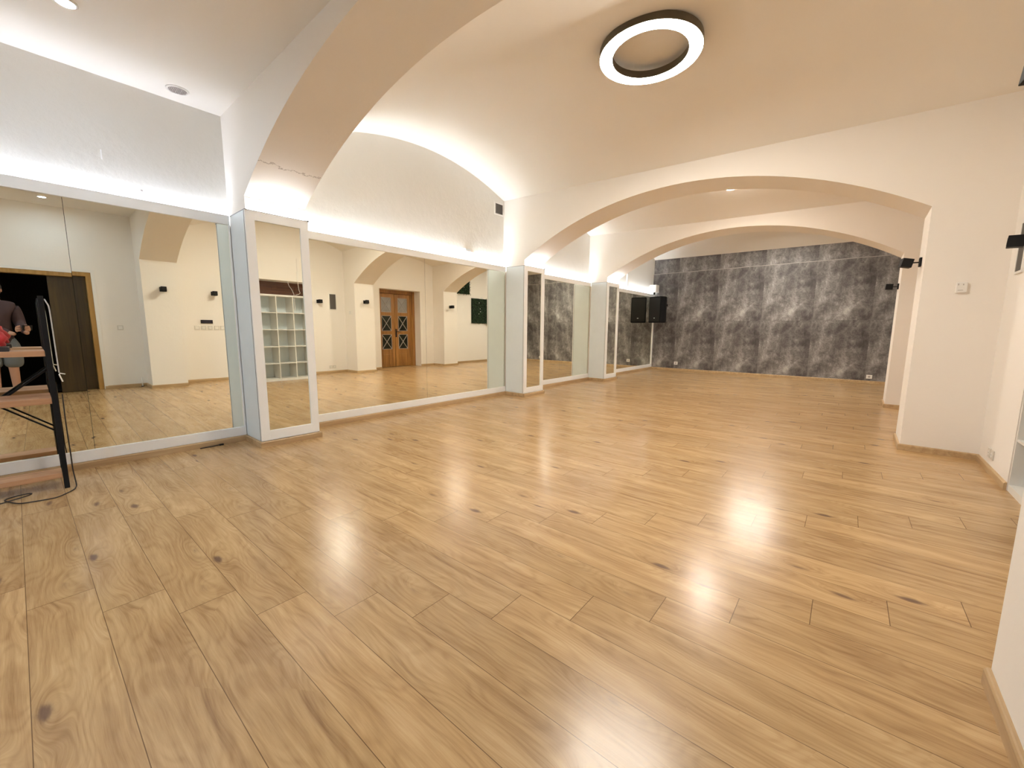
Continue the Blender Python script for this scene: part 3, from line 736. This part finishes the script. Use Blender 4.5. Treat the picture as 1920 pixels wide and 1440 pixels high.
# ================================================================ green wall panels in the far bay
def leaf_mat():
    m, nt, b = nmat('moss_leaf')
    n1 = noise(nt, geo(nt), 35, 4, .6)
    nt.links.new(ramp(nt, n1, [(.35, (.006, .020, .006)), (.55, (.020, .075, .018)), (.70, (.09, .19, .06))]), b.inputs['Base Color'])
    b.inputs['Roughness'].default_value = .55; return m
M_LEAF = leaf_mat(); M_LEAFB = plain('dark_green_backing', (.006, .014, .006), .9)
def green_panel(y0, y1, z0, z1, label, nleaf=1500, droop=0):
    t = empty('green_wall_panel', (XW, (y0+y1)/2, (z0+z1)/2)); tag(t, label, 'plant wall', 'artificial green panels on the far right wall')
    W = lambda o: bake_parent(o, t)
    W(MB().box(XW-.03, XW-.001, y0, y1, z0, z1, .002).build('panel_backing', M_LEAFB))
    mb = MB(); bm = mb.bm; rnd = random.Random(int(y0*100+z0*10))
    for k in range(nleaf):
        y = rnd.uniform(y0-.01, y1+.01); z = rnd.uniform(z0-.02, z1+.01)
        if droop and rnd.random() < .10: y = rnd.uniform(y1-.25, y1+.02); z = z0-abs(rnd.gauss(0, droop))
        x = XW-.032-rnd.uniform(0, .05); L = rnd.uniform(.018, .045); wd = L*.42
        a = rnd.uniform(0, 6.28); d = Vector((-rnd.uniform(0, .8), math.cos(a), math.sin(a)-.2)).normalized()
        s_ = d.cross(Vector((-1, rnd.uniform(-.4, .4), rnd.uniform(-.4, .4)))).normalized(); p = Vector((x, y, z))
        nrm = Vector((-1, 0, 0))*.006
        vs_ = [bm.verts.new(p), bm.verts.new(p+d*L*.5+s_*wd*.5+nrm), bm.verts.new(p+d*L), bm.verts.new(p+d*L*.5-s_*wd*.5+nrm)]
        bm.faces.new((vs_[0], vs_[1], vs_[2])); bm.faces.new((vs_[0], vs_[2], vs_[3]))
    f = W(mb.build('foliage', M_LEAF)); f['kind'] = 'stuff'
    mb = MB()
    for k in range(5):
        y = rnd.uniform(y0+.1, y1-.1); z = rnd.uniform(z0+.15, z1-.1); mb.sphere((XW-.085, y, z), .012, seg=8)
    W(mb.build('flower', M_WPLAST))
    return t
green_panel(9.85, 10.80, 1.335, 2.175, 'square dark green plant panel in the middle of the reflected far wall', droop=.04)
green_panel(8.90, 9.755, 2.29, 2.74, 'dark green plant panel partly hidden by the arch, hung higher than the square one', 900)
green_panel(11.05, 11.76, .75, 1.75, 'dark green plant panel closest to the grey wall, a sliver in the slim pier mirror', 1200)

# ================================================================ rack with boards beside the first mirror
t = empty('shelving_rack', (.34, -.5, 0)); tag(t, 'black metal rack with wooden boards standing at the left edge', 'rack')
W = lambda o: bake_parent(o, t)
RY0, RY1, RX0, RX1, RH = -1.12, .088, .10, .49, 1.32
ps = .026
for x in (RX0, RX1-ps):
    for y in (RY0, RY1-ps): W(MB().box(x, x+ps, y, y+ps, 0, RH, .002).build('post', M_BLACK))
for z0, z1 in ((.080, .112), (.600, .640), (.922, .958)):
    W(MB().box(RX0+.028 if z0 > .5 else .32, RX1-.006, RY0+.027, RY1-.027, z0, z1, .003).build('shelf_board', M_RACKW))
for z in (.064, .585, .907, RH-.026):
    W(MB().box(RX0+ps, RX1-ps, RY1-ps+.004, RY1-.006, z, z+.014).build('cross_bar', M_BLACK)); W(MB().box(RX0+ps, RX1-ps, RY0+.006, RY0+ps-.004, z, z+.014).build('cross_bar', M_BLACK))
mb = MB(); xx = RX0+.012
W(MB().tube([(xx, RY1-.02, .348), (xx, -.34, .708)], .006).build('brace', M_BLACK))
W(MB().tube([(xx-.002, RY1-.02, .815), (xx-.002, -.36, .440)], .008).build('brace', M_BLACK))
# black cloth bag on the lower boards, braided cord with hook, red pouch, power cable
t = empty('braided_cord', (RX1+.010, .108, .80)); tag(t, 'grey braided cord with a bright metal hook hanging along the rack post', 'cord')
bake_parent(MB().tube(smooth_path([(RX1-.013, RY1+.004, 1.30), (RX1+.006, .098, 1.28), (RX1+.010, .107, 1.24), (RX1+.010, .109, 1.10), (RX1+.010, .110, .93), (RX1+.010, .111, .81)]), .0036).build('cord', plain('braided_grey_cord', (.55, .53, .5), .6, bmp=1, bsc=400)), t)
MB().tube([(0, .030, -.002), (0, .006, .006), (0, .002, -.002), (0, .014, -.052)], .0040).build('hook', plain('bright_chrome', (.9, .9, .88), .25, .6), t)
mb = MB(); bm2 = bmesh.new(); bmesh.ops.create_icosphere(bm2, subdivisions=4, radius=1)
rn = random.Random(3)
for v in bm2.verts:
    a = math.atan2(v.co.z, v.co.y); v.co *= 1+.05*math.sin(9*a+3*v.co.x)+.03*math.sin(17*a)
    if v.co.z < -.35: v.co.z = -.35
bmesh.ops.transform(bm2, matrix=Matrix.Translation((.38, -.215, 1.032)) @ Matrix.Diagonal((.09, .122, .115, 1)), verts=bm2.verts); mb._add(bm2)
tag(mb.build('red_pouch', plain('red_cloth', (.50, .02, .025), .6, var=.3), None, True), 'crumpled red cloth pouch on the top board of the rack', 'pouch')
tag(MB().box(.24, .46, -.55, -.088, .9585, .986, .004).build('notebook', plain('dark_cover', (.03, .025, .025), .5)), 'dark flat case under the red pouch on the rack', 'case')
pts = [(.478, .112, .66), (.474, .110, .43), (.474, .112, .24), (.478, .112, .12), (.50, .118, .02), (.53, .112, .006), (.58, .099, .005), (.66, .045, .005), (.688, .003, .005), (.672, -.088, .005), (.646, -.142, .005), (.56, -.185, .005), (.50, -.20, .005), (.462, -.16, .005), (.455, -.105, .005), (.475, -.088, .005), (.51, -.11, .006), (.55, -.16, .009), (.575, -.22, .007), (.56, -.32, .005), (.50, -.45, .005)]
tag(MB().tube(smooth_path(pts, 6), .0036).build('power_cable', M_CORD), 'thin dark cable looping over the floor at the foot of the rack', 'cable')

# small dark object lying at the foot of the first mirror
t = empty('cable_end', (.045, 1.03, .004)); tag(t, 'small dark cable end lying at the foot of the first mirror', 'cable')
MB().tube(smooth_path([(0, -.10, 0), (.005, -.05, .003), (0, 0, .002), (-.004, .05, .003)]), .005).build('cable_body', M_CORD, t)
MB().box(-.010, .010, .05, .085, -.003, .010, .002).build('plug', M_BLACK, t)

# ================================================================ the person taking the picture (seen in the mirror)
SKIN = plain('skin', (.46, .24, .15), .5); M_SHIRT = plain('dark_maroon_shirt', (.055, .028, .030), .8, var=.15, bmp=.3, bsc=60)
M_SHORTS = plain('grey_shorts', (.135, .145, .15), .8, var=.15, bmp=.3, bsc=60); M_HAIR = plain('dark_hair', (.02, .013, .009), .6, bmp=.5, bsc=120); M_SHOE = plain('dark_shoe', (.03, .03, .035), .6)
person = empty('person', (5.02, -.275, 0)); tag(person, 'person in dark maroon shirt and grey shorts holding up a phone, seen in the mirror', 'person')
def skin_obj(name, verts, edges, radii, mat, parent, root=0, sub=2):
    me = bpy.data.meshes.new(name); me.from_pydata(verts, edges, []); o = bpy.data.objects.new(name, me); COL.objects.link(o); o.parent = parent
    sk = o.modifiers.new('skin', 'SKIN'); sk.use_smooth_shade = True
    for v, r in zip(me.skin_vertices[0].data, radii): v.radius = (r, r) if not isinstance(r, tuple) else r; v.use_root = False
    me.skin_vertices[0].data[root].use_root = True
    ss = o.modifiers.new('sub', 'SUBSURF'); ss.levels = sub; ss.render_levels = sub
    me.materials.append(mat); return o
# local frame: person faces -x. right side (from its own view) is +y... phone hand points reach the camera
ph = Vector((CX, 0, CH)) - fw*.018 - Vector(person.location)
handR = ph + Vector((.035, .030, -.035)); handL = ph + Vector((.040, -.085, -.045))
Vb = [(0, 0, .93), (0, 0, 1.08), (0, 0, 1.25), (0, 0, 1.41), (0, 0, 1.49), (-.01, 0, 1.555), (-.02, 0, 1.63), (-.015, 0, 1.70),
      (0, .17, 1.40), (-.02, .215, 1.15), tuple(handR*.93+Vector((.02, 0, 0))), (0, -.17, 1.40), (-.04, -.215, 1.15), tuple(handL*.93+Vector((.02, 0, 0))),
      (0, .085, .86), (-.01, .09, .50), (.01, .095, .09), (-.10, .10, .045), (0, -.085, .86), (-.01, -.09, .50), (.01, -.095, .09), (-.10, -.10, .045)]
Eb = [(0, 1), (1, 2), (2, 3), (3, 4), (4, 5), (5, 6), (6, 7), (3, 8), (8, 9), (9, 10), (3, 11), (11, 12), (12, 13), (0, 14), (14, 15), (15, 16), (16, 17), (0, 18), (18, 19), (19, 20), (20, 21)]
Rb = [(.11, .09), (.11, .09), (.12, .09), (.10, .08), .055, .055, .085, .075, .055, .042, .028, .055, .042, .028, .080, .056, .040, .040, .080, .056, .040, .040]
body = skin_obj('body', Vb, Eb, Rb, SKIN, person)
# head details
mb = MB(); hx = -.02
mb.sphere((hx-.02, 0, 1.645), .098, (.95, .80, 1.18), 20); mb.sphere((hx-.115, 0, 1.635), .016, (1, .8, 1.5), 10)
mb.sphere((hx-.015, .082, 1.64), .022, (.7, .4, 1.2), 10); mb.sphere((hx-.015, -.082, 1.64), .022, (.7, .4, 1.2), 10)
mb.sphere((hx-.105, 0, 1.588), .018, (.5, 1.3, .4), 10)
mb.build('head', SKIN, person, True)
mb = MB(); mb.sphere((hx-.098, .032, 1.662), .010, seg=10); mb.sphere((hx-.098, -.032, 1.662), .010, seg=10); mb.build('eyes', M_BLACK, person, True)
mb = MB(); mb.sphere((hx+.005, 0, 1.685), .104, (1.0, .86, 1.02), 20); mb.build('hair', M_HAIR, person, True)
# shirt and shorts follow the body
def lerp(a, b, t): return tuple(Vector(a)*(1-t)+Vector(b)*t)
Vs = [(0, 0, .80), (0, 0, .95), (0, 0, 1.10), (0, 0, 1.27), (0, 0, 1.40), (0, 0, 1.50),
      Vb[8], Vb[9], lerp(Vb[9], Vb[10], .88), Vb[11], Vb[12], lerp(Vb[12], Vb[13], .88)]
skin_obj('shirt', Vs, [(0, 1), (1, 2), (2, 3), (3, 4), (4, 5), (4, 6), (6, 7), (7, 8), (4, 9), (9, 10), (10, 11)],
         [(.19, .155), (.185, .155), (.17, .14), (.185, .145), (.165, .135), .075, .095, .066, .046, .095, .066, .046], M_SHIRT, person)
Vh = [(0, 0, 1.02), (0, 0, .88), (0, .092, .78), (-.01, .10, .49), (0, -.092, .78), (-.01, -.10, .49)]
skin_obj('shorts', Vh, [(0, 1), (1, 2), (2, 3), (1, 4), (4, 5)], [(.15, .12), (.165, .14), .125, .105, .125, .105], M_SHORTS, person)
for sg in (1, -1):
    MB().box(-.20, .055, sg*.097-.045, sg*.097+.045, 0, .075, .025).build('shoe', M_SHOE, person, True)
# fingers round the phone
def hand(hc, sgn, nm):
    mb = MB()
    hc = Vector(hc)
    mb.sphere(hc+Vector((.012, 0, -.004)), .032, (.8, .55, 1.15), 14)
    for k in range(4):
        b0 = hc+Vector((0, sgn*.006, -.026+k*.017)); L = (.018, .024, .026, .022)[k]
        mb.tube([b0, b0+Vector((-.030, -sgn*.010, .002)), b0+Vector((-.044, -sgn*(.012+L), .003)), b0+Vector((-.040, -sgn*(.020+L*1.4), .003))], [.0085, .008, .0075, .006], 8)
    mb.tube([hc+Vector((.004, sgn*.004, .028)), hc+Vector((-.012, -sgn*.016, .044)), hc+Vector((-.018, -sgn*.036, .050))], [.010, .009, .007], 8)
    return mb.build(nm, SKIN, person, True)
hand(handR, 1, 'hand'); hand(handL, -1, 'hand')
# the phone, held just behind the lens position
phone = empty('phone', tuple(Vector((CX, 0, CH)) - fw*.018)); phone.rotation_euler = M.to_euler()
tag(phone, 'black phone held up by the person in the mirror', 'phone')
MB().box(-.045, .100, -.060, .014, -.004, .004, .003).build('phone_body', M_BLACK, phone)
MB().cyl((0, 0, -.0045), (0, 0, -.0058), .008, seg=20).build('phone_lens', M_GLASS, phone)
